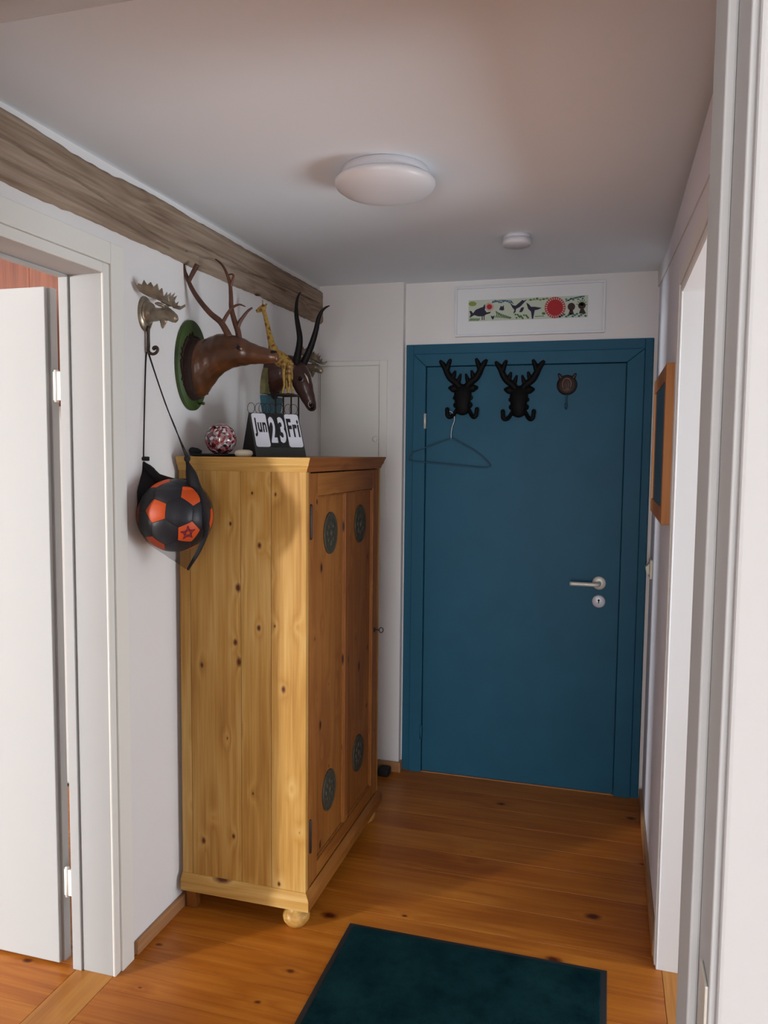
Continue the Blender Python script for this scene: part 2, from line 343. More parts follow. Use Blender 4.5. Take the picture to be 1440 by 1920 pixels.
# ------------------------------------------------------------------ old timber beam along the top of the left wall
def beam():
    ny, nz = 520, 64; y0, y1, z0, z1 = YN, YH, 2.150, 2.306; vs = []; fs = []
    cr = [[(1.30, 2.255), (1.62, 2.235), (1.85, 2.225), (2.1, 2.19), (2.25, 2.185), (2.5, 2.20), (3.0, 2.235), (3.50, 2.24)],
          [(1.3, 2.19), (1.6, 2.195), (1.95, 2.180), (2.2, 2.166)], [(2.3, 2.225), (2.6, 2.228), (3.1, 2.215)]]
    for i in range(ny+1):
        y = y0+(y1-y0)*i/ny
        for j in range(nz+1):
            t = j/nz; za = z0+.006*noise.noise((y*4, 0, 1))+.0035*noise.noise((y*30, 2, 1)); zb = z1+.009*noise.noise((y*3, 5, 1))+.004*noise.noise((y*22, 9, 1))
            z = za+(zb-za)*t
            x = XL+.018+.003*noise.noise((y*3, z*12, 3))+.0016*noise.noise((y*8, z*110, 4))-.022*max(0, abs(t-.5)*2-.86)/.14*.6
            for k_, line in enumerate(cr):
                for (ya, zc), (yb, zd) in zip(line[:-1], line[1:]):
                    if ya <= y <= yb:
                        zz = zc+(zd-zc)*(y-ya)/(yb-ya)+.004*noise.noise((y*14, k_, 0)); d = abs(z-zz)
                        x -= .014*max(0, 1-d/.0042)
            vs.append((x, y, z))
    st = nz+1
    for i in range(ny):
        for j in range(nz): fs.append((i*st+j, i*st+j+1, (i+1)*st+j+1, (i+1)*st+j))
    n = len(vs); vs += [(XL-.02, v[1], v[2]) for v in vs[:]]
    for i in range(ny):
        fs.append((i*st, (i+1)*st, n+(i+1)*st, n+i*st)); fs.append((i*st+nz, n+i*st+nz, n+(i+1)*st+nz, (i+1)*st+nz))
    for j in range(nz): fs.append((ny*st+j, ny*st+j+1, n+ny*st+j+1, n+ny*st+j)); fs.append((j, n+j, n+j+1, j+1))
    o = MB().add(vs, fs, True).build('timber_beam', M['beam'], recalc=True)
    tag(o, 'weathered grey brown timber beam with long cracks along the top of the left wall', 'beam')
beam()
# reddish timber seen above the open white door, in the side room
pb = thing('timber_panelling', 'reddish brown timber boards above the open white door at left', 'panelling', (-3.2, 2.5, 1.7))
for i in range(18): MB().box(-4.9+i*.19+.001, -4.9+(i+1)*.19-.001, 2.42-.004*(i % 2), 2.46, 1.7, 2.5).build('board', M['panelling'], pb, bevel=.003)
# ------------------------------------------------------------------ doors
# door_1: blue door at the end of the hall
d1 = struct('door_1', (-.38, YD, 0))
yf = YD-.004
lf = MB().box(-.8305, .0605, yf+.012, yf+.05, .004, 1.9410).build('door_leaf', M['blue'], d1, bevel=.002)
# stepped frame: flat outer band, raised mitred inner band
MB().box(-.929, -.893, yf+.004, yf+.05, 0, 2.045).box(.136, .1695, yf+.004, yf+.05, 0, 2.045).box(-.893, .136, yf+.004, yf+.05, 2.0, 2.045).build('outer_casing', M['blue'], d1, bevel=.002)
def mitre(pts, nm='frame_board', mat=M['blue'], par=d1, y0=yf-.006, t=.05): MB().prism([(x, y0, z) for x, z in pts], (0, t, 0)).build(nm, mat, par, bevel=.003)
mitre([(-.892, 0), (-.832, 0), (-.832, 1.942), (-.892, 1.999)])
mitre([(.062, 0), (.135, 0), (.135, 1.999), (.062, 1.942)])
mitre([(-.892, 2.0), (-.832, 1.943), (.062, 1.943), (.135, 2.0)])
hd = MB(); hx, hz = -.027, .968
hd.lathe((hx, yf+.012, hz), [(.030, 0), (.030, -.006), (.027, -.009), (.010, -.009)], axis=(0, 1, 0), n=28)
rs = hd.build('handle_rose', M['steel'], d1)
MB().tube([(hx, yf+.005, hz), (hx, yf-.035, hz), (hx-.006, yf-.047, hz), (hx-.02, yf-.05, hz), (hx-.07, yf-.05, hz), (hx-.125, yf-.05, hz)], [.009, .009, .0095, .0095, .0095, .0098], n=14).build('door_handle', M['steel'], d1)
kz = .885; MB().lathe((hx+.001, yf+.012, kz), [(.029, 0), (.029, -.006), (.024, -.010), (.001, -.010)], axis=(0, 1, 0), n=28).build('keyhole_rose', M['steel2'], d1)
MB().lathe((hx+.001, yf+.001, kz+.006), [(.0045, 0), (.0045, -.002), (.001, -.002)], axis=(0, 1, 0), n=14).box(hx-.001, hx+.003, yf-.001, yf+.001, kz-.008, kz+.004).build('keyhole', M['black'], d1)
for z_, m_ in ((1.69, 'steel'), (.2, 'blue')): MB().lathe((-.833, yf-.006, z_-.035), [(.006, 0), (.006, .07)], n=12).build('hinge', M[m_], d1)
S('light_block_behind_door', MB().box(-1.0, .3, YD+.06, YD+.10, -.05, 2.1), M['rubber'])  # added unseen plate, stops world light leaking in round the blue door
MB().box(-.93, .172, yf+.005, yf+.2, -.001, .004).build('door_sill', M['skirtx'], d1)
# door_2: white doorway in the left wall with its leaf standing open into the side room
d2 = struct('door_2', (XL, D2b, 0)); cx = XL+.012
W = XL-.135
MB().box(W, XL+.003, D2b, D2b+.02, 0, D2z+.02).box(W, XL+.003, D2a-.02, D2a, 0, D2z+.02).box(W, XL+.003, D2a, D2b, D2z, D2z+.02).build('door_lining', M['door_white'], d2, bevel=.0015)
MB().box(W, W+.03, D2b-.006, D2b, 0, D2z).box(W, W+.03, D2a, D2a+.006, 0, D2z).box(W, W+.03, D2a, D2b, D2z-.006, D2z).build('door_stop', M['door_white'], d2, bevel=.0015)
def casing(y0, y1, zt, wd, x, s, parent, mat, t=.012, step=.028):
    # inner flat band then proud outer band, both mitred as one run
    for (a, b, tt) in ((0, step, t*.6), (step+.0003, wd, t)):
        mb = MB()
        for ys_, sg in ((y1, 1), (y0, -1)): mb.box(*sorted((x, x+s*tt)), *sorted((ys_+sg*a, ys_+sg*b)), 0, zt+b)
        mb.box(*sorted((x, x+s*tt)), y0-a, y1+a, zt+a, zt+b)
        mb.build('casing_board', mat, parent, bevel=.003)
casing(D2a+.002, D2b-.002, D2z+.001, .088, XL, 1, d2, M['casing'], t=.014)
lx = W-.048
lfy = D2b-.004
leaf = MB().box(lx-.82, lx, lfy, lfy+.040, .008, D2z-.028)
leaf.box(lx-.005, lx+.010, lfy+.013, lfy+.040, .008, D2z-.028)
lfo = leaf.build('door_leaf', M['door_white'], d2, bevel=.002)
for z_ in (.26, 1.72): MB().lathe((W-.022, D2b+.006, z_-.045), [(.0065, 0), (.0065, .09)], n=12).box(W-.03, W-.002, D2b+.002, D2b+.008, z_-.04, z_+.04).build('hinge', M['casing'], d2)
# door_3: doorway in the right wall
d3 = struct('door_3', (XR, D3b, 0))
MB().box(XR-.003, XR+.14, D3b, D3b+.02, 0, D3z+.02).box(XR-.003, XR+.14, D3a-.02, D3a, 0, D3z+.02).box(XR-.003, XR+.14, D3a, D3b, D3z, D3z+.02).build('door_lining', M['white'], d3, bevel=.0015)
casing(D3a+.002, D3b-.002, D3z+.001, .065, XR, -1, d3, M['white'], t=.010, step=.02)
# door_4: the doorway the photograph is taken through
d4 = struct('door_4', (.1, .7, 0)); jx = .084
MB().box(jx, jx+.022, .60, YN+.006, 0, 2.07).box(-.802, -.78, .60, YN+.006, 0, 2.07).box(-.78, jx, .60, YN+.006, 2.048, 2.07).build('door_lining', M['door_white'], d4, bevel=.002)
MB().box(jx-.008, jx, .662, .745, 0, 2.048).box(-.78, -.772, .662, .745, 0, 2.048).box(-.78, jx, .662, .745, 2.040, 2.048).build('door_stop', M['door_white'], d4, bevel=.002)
c4 = MB()
for (ya, yb) in ((.586, .60), (YN, YN+.012)):
    c4.box(jx+.004, jx+.078, ya, yb, 0, 2.13).box(-.86, -.785, ya, yb, 0, 2.13).box(-.785, jx+.004, ya, yb, 2.054, 2.13)
c4.build('casing_board', M['door_white'], d4, bevel=.003)
MB().box(jx-.0025, jx, .604, .638, .98, 1.142).build('strike_plate', M['steel'], d4, bevel=.004)
# ------------------------------------------------------------------ wall hatch above the cabinet
hh = thing('wall_hatch', 'cream painted flush hatch in a plain frame on the wall behind the cabinet', 'hatch', (-1.19, YH, 1.22))
yh = YH
MB().box(XL+.001, XL+.006, yh-.010, yh, 1.23, 1.972).box(-1.047, -1.010, yh-.010, yh, 1.23, 1.972).box(XL+.006, -1.047, yh-.010, yh, 1.950, 1.972).box(XL+.006, -1.047, yh-.010, yh, 1.23, 1.262).build('hatch_frame', M['casing'], hh, bevel=.002)
MB().box(XL+.009, -1.050, yh-.007, yh, 1.265, 1.947).build('hatch_panel', M['casing'], hh, bevel=.001)
MB().lathe((-1.069, yh-.007, 1.605), [(.014, 0), (.013, -.003), (.004, -.004)], axis=(0, 1, 0), n=24).build('hatch_lock', M['casing'], hh)
# ------------------------------------------------------------------ pine cabinet
X0, X1, Y0, Y1 = -1.336, -.893, 2.235, 3.04
cb = thing('wardrobe_cabinet', 'old pine cupboard with round dark medallions on its door standing against the left wall', 'cabinet', (-1.11, 2.63, 0))
zs0, zs1 = .128, 1.490
xs = [X0, -1.297, -1.117, -1.012, X1-.0]
for a, b in zip(xs[:-1], xs[1:]): MB().box(a+.0006, b-.0006, Y0, Y0+.02, zs0-.01, zs1).build('side_plank', M['pine_z'], cb, bevel=.0012)
for a, b in ((X0, -1.15), (-1.15, -1.0), (-1.0, X1)): MB().box(a+.0006, b-.0006, Y1-.02, Y1, zs0-.01, zs1).build('side_plank', M['pine_z'], cb, bevel=.001)
MB().box(X0, X0+.012, Y0+.02, Y1-.02, zs0-.01, zs1).build('back_panel', M['pine_z'], cb)
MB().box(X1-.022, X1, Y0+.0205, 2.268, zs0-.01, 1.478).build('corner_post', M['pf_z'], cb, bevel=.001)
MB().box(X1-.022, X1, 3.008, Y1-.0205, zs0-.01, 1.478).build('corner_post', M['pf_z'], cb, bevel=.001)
def moulding(z0, z1, outs, name, mats):
    """mitred moulding round three sides; outs = [(z, projection)] profile"""
    def ring(pj): return (X1+pj, Y0-pj, Y1+pj)
    seg = {'side': lambda pj, z: [(X0, Y0-pj, z), (X1+pj, Y0-pj, z)], 'front': lambda pj, z: [(X1+pj, Y0-pj, z), (X1+pj, Y1+pj, z)], 'far': lambda pj, z: [(X1+pj, Y1+pj, z), (X0, Y1+pj, z)]}
    inn = {'side': lambda z: [(X0, Y0+.001, z), (X1-.001, Y0+.001, z)], 'front': lambda z: [(X1-.001, Y0+.001, z), (X1-.001, Y1-.001, z)], 'far': lambda z: [(X1-.001, Y1-.001, z), (X0, Y1-.001, z)]}
    for key, m_ in zip(('side', 'front', 'far'), mats):
        vs = []; n = len(outs)
        for z, pj in outs: vs += seg[key](pj, z)
        vs += inn[key](outs[-1][0]); vs += inn[key](outs[0][0])
        k = n+2; fs = [(2*i, 2*i+1, (2*((i+1) % k))+1, 2*((i+1) % k)) for i in range(k)]
        fs += [tuple(2*i for i in range(k)), tuple(2*i+1 for i in reversed(range(k)))]
        MB().add(vs, fs).build(name, m_, cb, bevel=.0012)
moulding(1.478, 1.5235, [(1.478, .002), (1.484, .004), (1.492, .007), (1.499, .012), (1.503, .012), (1.519, .019), (1.5235, .019)], 'cornice', (M['pine_x'], M['pf_y'], M['pine_x']))
moulding(.075, .13, [(.075, .016), (.108, .016), (.117, .012), (.124, .006), (.130, .002)], 'base_moulding', (M['pine_x'], M['pf_y'], M['pine_x']))
MB().box(X0, X1, Y0, Y1, 1.505, 1.5230).build('top_board', M['pine_y'], cb)
MB().box(X0+.012, X1-.024, Y0+.02, Y1-.02, .09, .11).build('bottom_board', M['pine_y'], cb)
# front door of the cabinet
dz0, dz1 = .133, 1.474; fx = X1-.001
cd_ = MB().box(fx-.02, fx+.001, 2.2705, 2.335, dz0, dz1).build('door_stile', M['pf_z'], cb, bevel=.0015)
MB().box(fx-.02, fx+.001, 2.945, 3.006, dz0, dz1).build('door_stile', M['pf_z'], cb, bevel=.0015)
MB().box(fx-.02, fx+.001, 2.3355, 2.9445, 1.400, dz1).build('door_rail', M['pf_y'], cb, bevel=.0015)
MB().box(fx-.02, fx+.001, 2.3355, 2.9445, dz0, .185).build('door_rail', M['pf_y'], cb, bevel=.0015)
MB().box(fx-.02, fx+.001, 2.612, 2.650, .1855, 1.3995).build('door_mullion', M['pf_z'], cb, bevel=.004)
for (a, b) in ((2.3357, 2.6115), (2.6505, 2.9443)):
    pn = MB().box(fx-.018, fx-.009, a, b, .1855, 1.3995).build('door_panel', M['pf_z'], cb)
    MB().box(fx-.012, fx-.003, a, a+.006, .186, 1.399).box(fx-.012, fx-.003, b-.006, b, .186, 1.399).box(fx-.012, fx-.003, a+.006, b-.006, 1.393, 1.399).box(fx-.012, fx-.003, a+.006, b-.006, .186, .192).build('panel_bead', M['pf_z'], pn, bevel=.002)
for y_, z_ in ((2.474, 1.268), (2.800, 1.272), (2.470, .372), (2.796, .380)):
    md = MB().lathe((fx-.009, y_, z_), [(.070, 0), (.070, .004), (.067, .0065), (.063, .004), (.060, .0035), (.040, .005), (.001, .0075)], axis=(1, 0, 0), n=40, sc=(.9, 1.02)).build('round_medallion', M['medal'], cb)
    rel = MB()
    for k in range(8):
        a = k*math.pi/4; rel.ball((fx-.0035, y_+.032*math.cos(a), z_+.032*math.sin(a)), .012, n=8, sc=(.28, 1, 1))
    rel.ball((fx-.002, y_, z_), .014, n=10, sc=(.35, 1, 1)); rel.build('relief', M['medal'], md)
for z_ in (1.32, .30):
    MB().lathe((X1+.002, 2.2693, z_-.048), [(.003, -.006), (.0052, 0), (.0052, .10), (.003, .106)], n=12).build('hinge', M['iron'], cb)
MB().lathe((fx+.001, 2.975, .825), [(.011, 0), (.010, .002), (.004, .003)], axis=(1, 0, 0), n=20).build('keyhole_plate', M['iron'], cb)
kb = MB().tube([(fx, 2.975, .826), (fx+.022, 2.975, .826)], .0026, n=8)
kb.tube([(fx+.030+.0085*math.cos(a), 2.975+.003*math.sin(a), .826+.0095*math.sin(a)) for a in [2*math.pi*i/16 for i in range(17)]], .0019, n=6, steps=1)
kb.build('key', M['iron'], cb)
foot = [(.018, .078), (.018, .070), (.024, .066), (.022, .060), (.031, .054), (.0385, .043), (.0405, .034), (.038, .021), (.029, .008), (.020, 0)]
foot = [(r_*1.1, h_) for r_, h_ in foot]
for y_ in (Y0+.030, Y1-.030): MB().lathe((X1-.044, y_, 0), foot, n=28).build('bun_foot', M['pine_y'], cb)
for y_ in (Y0+.012, Y1-.047): MB().box(X0+.006, X0+.041, y_, y_+.035, 0, .09).build('block_foot', M['pf_z'], cb, bevel=.002)
# ------------------------------------------------------------------ floor mat
mt = thing('door_mat', 'dark green doormat with a black rubber edge on the pine floor', 'mat', (-.36, 1.75, 0))
mx0, mx1, my0, my1 = -.770, .040, 1.12, 2.318
MB().box(mx0+.018, mx1-.018, my0+.018, my1-.018, .002, .0085).build('pile', M['carpet'], mt, bevel=.003)
MB().prism([(mx0, my0, 0), (mx1, my0, 0), (mx1, my1, 0), (mx0, my1, 0)], (0, 0, .0035)).build('rubber_edge', M['rubber'], mt, bevel=.0015)
# ------------------------------------------------------------------ ceiling fittings
lc = (-.625, 2.150, ZC)
cl = thing('ceiling_lamp', 'round white flush ceiling lamp with a shallow dome', 'ceiling lamp', lc)
MB().lathe(lc, [(.118, 0), (.122, -.004), (.122, -.026), (.118, -.030)], n=64).build('lamp_base', M['white_plastic'], cl)
MB().lathe(lc, [(.100, -.026), (.134, -.028), (.1405, -.034), (.1405, -.041), (.136, -.050), (.120, -.061), (.09, -.070), (.05, -.0755), (.001, -.077)], n=64).build('diffuser', plain('opal_diffuser', (.68, .68, .70), .35), cl)
sc_ = at(969, 441, z=ZC)
sd = thing('smoke_detector', 'small white round smoke detector on the ceiling near the blue door', 'smoke detector', sc_)
MB().lathe(sc_, [(.044, 0), (.048, -.002), (.048, -.012), (.046, -.014)], n=40).build('base', M['white_plastic'], sd)
MB().lathe(sc_, [(.044, -.014), (.0525, -.016), (.0525, -.032), (.049, -.038), (.001, -.040)], n=40).build('cover', M['white_plastic'], sd)
# ------------------------------------------------------------------ framed print above the blue door
fp = thing('framed_print', 'wide white framed print of birds and red suns above the blue door', 'picture', (-.366, YD, 2.07))
ax0, ax1, az0, az1 = -.698, -.036, 2.073, 2.297; yw = YD+.008
fw = .010
for nm, pts in (('a', [(ax0, az0), (ax1, az0), (ax1-fw, az0+fw), (ax0+fw, az0+fw)]), ('b', [(ax1, az0), (ax1, az1), (ax1-fw, az1-fw), (ax1-fw, az0+fw)]),
                ('c', [(ax1, az1), (ax0, az1), (ax0+fw, az1-fw), (ax1-fw, az1-fw)]), ('d', [(ax0, az1), (ax0, az0), (ax0+fw, az0+fw), (ax0+fw, az1-fw)])):
    MB().prism([(x, yw-.024, z) for x, z in pts], (0, .024, 0)).build('frame_side', M['wframe'], fp, bevel=.001)
MB().box(ax0+fw, ax1-fw, yw-.014, yw-.001, az0+fw, az1-fw).build('mat_board', M['paper'], fp)
px0, px1, pz0, pz1 = -.637, -.109, 2.141, 2.236
yp = [yw-.0145]
PC = {'bg': (.50, .56, .46), 'navy': (.012, .010, .035), 'red': (.40, .012, .018), 'pink': (.55, .20, .20), 'green': (.06, .16, .035), 'lime': (.22, .28, .06), 'teal': (.03, .14, .14), 'blue': (.05, .14, .22), 'brown': (.035, .012, .010)}
PM = {k: plain('print_'+k, c, .7) for k, c in PC.items()}
art = {}
def P3(u, v, k=1): return (px0+(px1-px0)*(u-180)/1040, yw-.0145-.0004*k, pz1-(pz1-pz0)*(v-(240-45*(u-180)/1040))/(200))
BIG = {'navy', 'red', 'brown'}
def shp(col, pts, k=1):
    us = [p_[0] for p_ in pts]; mb = MB() if col in BIG and max(us)-min(us) > 25 else art.setdefault(col, MB())
    mb.prism([P3(u, v, k) for u, v in pts], (0, .0004, 0))
    if mb is not art.get(col): mb.build('printed_figure', PM[col], fp)
def disc(col, u, v, r, k=1, ry=None, n=16): shp(col, [(u+r*math.cos(2*math.pi*i/n), v+(ry or r)*math.sin(2*math.pi*i/n)) for i in range(n)], k)
def stroke(col, pts, w_=4, k=1):
    for (a, b), (c, d) in zip(pts[:-1], pts[1:]):
        l = math.hypot(c-a, d-b) or 1; nx, ny = -(d-b)/l*w_, (c-a)/l*w_
        shp(col, [(a+nx, b+ny), (c+nx, d+ny), (c-nx, d-ny), (a-nx, b-ny)], k)
MB().box(px0, px1, yw-.0146, yw-.013, pz0, pz1).build('print_sheet', PM['bg'], fp)
disc('lime', 216, 272, 36, ry=22)
shp('navy', [(188, 340), (205, 338), (222, 360), (245, 328), (285, 310), (312, 300), (326, 272), (332, 300), (328, 330), (345, 352), (385, 345), (372, 362), (340, 372), (320, 388), (270, 390), (232, 378), (212, 392), (190, 405), (200, 372)])
stroke('navy', [(305, 385), (305, 425)], 4); stroke('navy', [(322, 385), (322, 425)], 4)
for i in range(14):
    a = 2*math.pi*i/14; stroke('pink', [(368+22*math.cos(a), 300+22*math.sin(a)), (368+40*math.cos(a), 300+40*math.sin(a))], 4)
disc('red', 368, 300, 24, 2)
for i in range(10): disc('blue', 400+i*18, 252-8*math.sin(i*1.3), 10, ry=8, n=8)
stroke('blue', [(390, 262), (470, 240), (560, 245), (580, 275)], 4)
shp('navy', [(455, 328), (470, 288), (480, 300), (495, 285), (500, 330), (480, 335)])
shp('navy', [(545, 255), (575, 285), (600, 290), (660, 235), (670, 245), (700, 230), (640, 300), (605, 320), (600, 350), (580, 365), (590, 330), (570, 305)])
shp('navy', [(632, 350), (645, 315), (655, 305), (675, 305), (668, 330), (655, 350)])
shp('navy', [(692, 262), (715, 275), (735, 300), (770, 300), (828, 310), (800, 325), (768, 332), (755, 412), (745, 412), (735, 345), (710, 320)])
shp('navy', [(380, 382), (400, 390), (418, 380), (410, 405), (400, 422), (388, 405)])
stroke('green', [(425, 340), (480, 385), (565, 400)], 3)
for i in range(9): u = 430+i*15; stroke('green', [(u, 345+i*6), (u+8, 375+i*4), (u-6, 400+i)], 4)
for i in range(12): disc('green', 600+(i*37) % 120, 372+(i*23) % 40, 9, n=8)
for i in range(7): stroke('green', [(190+i*13, 432), (205+i*13, 408)], 4)
for i in range(6): disc('lime' if i % 2 else 'green', 730+i*28, 236-(i % 3)*6, 12, ry=9, n=8)
stroke('green', [(710, 240), (890, 228)], 2); stroke('green', [(770, 390), (850, 385)], 3); disc('green', 845, 362, 16, ry=12)
for i in range(26):
    a = 2*math.pi*i/26; disc('pink', 942+84*math.cos(a), 308+92*math.sin(a), 7, 1, n=6); stroke('red', [(942+60*math.cos(a+.12), 308+66*math.sin(a+.12)), (942+90*math.cos(a+.12), 308+98*math.sin(a+.12))], 5)
disc('red', 942, 308, 68, 2, ry=74, n=30)
disc('brown', 1080, 300, 32, ry=36); shp('brown', [(1068, 330), (1092, 330), (1106, 372), (1055, 372)])
disc('brown', 1168, 290, 32, ry=32); shp('brown', [(1158, 318), (1184, 318), (1205, 362), (1145, 362)])
for i in range(7): stroke('green', [(1168, 290), (1168+48*math.cos(-2.9+i*.45), 290+62*math.sin(-2.9+i*.45))], 3)
stroke('teal', [(1030, 250), (1090, 225), (1150, 210), (1190, 205)], 5)
for i in range(8): disc('teal', 1035+i*20, 232-i*3+(i % 2)*14, 10, ry=7, n=8)
for i in range(13): disc('teal', 985+i*18, 392-(i % 3)*10-i*.8, 11, ry=9, n=8)
for k_, mb in art.items(): mb.build('printed_foliage', PM[k_], fp)['kind'] = 'stuff'
# ------------------------------------------------------------------ hooks on the blue door
HU = .000484; DY = yf+.012
def deer_hook(cu, cv, label):
    z0 = 1.79-(cv-350)*HU*1.0
    c = at(810+cu*.2014, 650+cv*.2014, y=DY-.01); o = thing('deer_head_hook', label, 'coat hook', c, 'black deer head hooks on the blue door')
    def q(u, v, d=0): return c+Vector(((u)*HU, -d, -(v)*HU))
    h = MB()   # skull plate with cheeks, seen from the front; origin (0,0) between the eyes
    h.tube([q(0, -112, .0), q(0, -85, .012), q(0, -30, .018), q(0, 30, .022), q(0, 90, .024), q(0, 140, .020), q(0, 158, .012)], [.010, .016, .019, .019, .017, .015, .007], n=18, flat=[2.2, 2.3, 2.15, 1.95, 1.9, 1.9, 1.8], up=(0, 1, 0))
    for s_ in (-1, 1):
        h.tube([q(s_*50, -75, .008), q(s_*95, -86, .012), q(s_*140, -94, .006)], [.014, .018, .006], n=10, up=(0, 1, 0))
        h.tube([q(s_*78+8*math.cos(a), 4+10*math.sin(a), .016) for a in [i*math.pi/5 for i in range(11)]], .0055, n=8, steps=1)
        h.ball(q(s_*66, 72, .012), .014, n=10); h.ball(q(s_*40, 128, .012), .012, n=10); h.ball(q(s_*20, 112, .028), .007, n=8)
    hd_ = h.build('head_plate', M['black'], o, remesh=.0016, smooth_it=2)
    for s_ in (-1, 1):
        g = MB()
        for pts, rr in ((((28, -95), (66, -138), (118, -178), (150, -225), (172, -275), (200, -318), (226, -350)), (.014, .016, .0155, .0145, .0135, .012, .006)),
                        (((160, -245), (150, -290), (136, -328), (120, -362)), (.011, .012, .0105, .006)), (((102, -162), (92, -205), (77, -252)), (.011, .0105, .005)), (((54, -122), (40, -168), (24, -222)), (.010, .0095, .0045))):
            g.tube([q(s_*u, v, .008+.00003*abs(v)) for u, v in pts], list(rr), n=10)
        g.build('antler', M['black'], o)
        k_ = MB().tube([q(s_*52, 105, .008), q(s_*72, 140, .012), q(s_*92, 172, .022), q(s_*115, 186, .032), q(s_*136, 172, .036), q(s_*140, 138, .034), q(s_*142, 118, .033)], [.009, .009, .0095, .010, .010, .0095, .0105], n=12)
        k_.ball(q(s_*142, 114, .033), .010, n=10); k_.build('hook', M['black'], o)
        MB().ball(q(s_*70, 2, .020), .0032, n=8).build('eye_screw', M['steel'], o)
    return o, c
deer_hook(292, 475, 'left black deer head hook on the blue door, with the teal hanger on it')
deer_hook(812, 492, 'black deer head hook in the middle of the blue door, nothing hanging on it')
c3 = at(1063, 722, y=DY-.005)
rh = thing('round_animal_hook', 'small round dark brown hook with two ears on the blue door', 'coat hook', c3)
m_ = MB().lathe(c3, [(.044, .01), (.045, .002), (.043, -.004), (.034, -.010), (.02, -.013), (.001, -.014)], axis=(0, 1, 0), n=32)
for s_ in (-1, 1): m_.tube([c3+Vector((s_*.026, 0, .030)), c3+Vector((s_*.034, -.004, .044)), c3+Vector((s_*.037, -.004, .052))], [.010, .007, .002], n=10)
m_.build('face_plate', plain('dark_brown_iron', (.016, .007, .006), .55, bump=.3, bscale=120), rh)
hs = MB().tube([c3+Vector((.019*math.cos(a), -.015, .003+.026*math.sin(a))) for a in [math.radians(-50+280*i/14) for i in range(15)]], .0055, n=8, steps=1)
hs.tube([c3+Vector((-.004, -.018, .012)), c3+Vector((-.001, -.021, -.006)), c3+Vector((-.008, -.018, -.018))], [.004, .005, .003], n=8)
hs.build('horseshoe_relief', M['antler'], rh)
MB().tube([c3+Vector((0, .002, -.040)), c3+Vector((0, -.004, -.062)), c3+Vector((0, -.012, -.085)), c3+Vector((0, -.024, -.104)), c3+Vector((0, -.036, -.100)), c3+Vector((0, -.040, -.086))], [.005, .0045, .0045, .005, .005, .0065], n=10).build('hook', M['teal'], rh)
# coat hanger
hy = DY-.034
def H(u, v, dy=0): return at(u, v, y=hy+dy)
hg = thing('coat_hanger', 'thin teal coat hanger with a chrome hook on the left deer head hook', 'hanger', H(847, 822))
MB().tube([H(836, 782), H(836, 777), H(840, 771.5), H(846, 772), H(851, 779), H(852, 788), H(848, 800), H(846, 812), H(846, 824)], .0016, n=8).build('hanger_hook', M['steel'], hg)
MB().tube([H(846, 822), H(830, 827), H(802, 838), H(775, 848), H(767, 856), H(769, 863), H(800, 867), H(860, 873), H(905, 877), H(917, 875), H(915, 868), H(896, 850), H(866, 832), H(852, 824), H(846, 822)], .0030, n=10).build('hanger_frame', M['teal'], hg)
# ------------------------------------------------------------------ right wall: framed picture and switch
rp = thing('wood_framed_picture', 'tall picture in an orange wooden frame on the right wall', 'picture', (XR, 2.88, 1.32))
ry0, ry1, rz0, rz1 = 2.545, 3.205, 1.326, 1.823; fd = .026; rw = .05
for pts in ([(ry0, rz0), (ry1, rz0), (ry1-rw, rz0+rw), (ry0+rw, rz0+rw)], [(ry1, rz0), (ry1, rz1), (ry1-rw, rz1-rw), (ry1-rw, rz0+rw)], [(ry1, rz1), (ry0, rz1), (ry0+rw, rz1-rw), (ry1-rw, rz1-rw)], [(ry0, rz1), (ry0, rz0), (ry0+rw, rz0+rw), (ry0+rw, rz1-rw)]):
    MB().prism([(XR-fd, y, z) for y, z in pts], (fd, 0, 0)).build('frame_side', M['frame_wood'], rp, bevel=.002)
MB().box(XR-fd+.0035, XR-.001, ry0+rw, ry1-rw, rz0+rw, rz1-rw).build('picture_sheet', M['dark_picture'], rp)
sw = thing('light_switch', 'cream light switch on the right wall beside the blue door', 'light switch', (XR, 3.40, 1.03))
MB().box(XR-.012, XR, 3.36, 3.44, 1.03, 1.11).build('switch_plate', M['cream'], sw, bevel=.004)
MB().prism([(XR-.012, 3.375, 1.045), (XR-.012, 3.375, 1.095), (XR-.028, 3.375, 1.078), (XR-.024, 3.375, 1.052)], (0, .05, 0)).build('rocker', M['cream'], sw, bevel=.003)
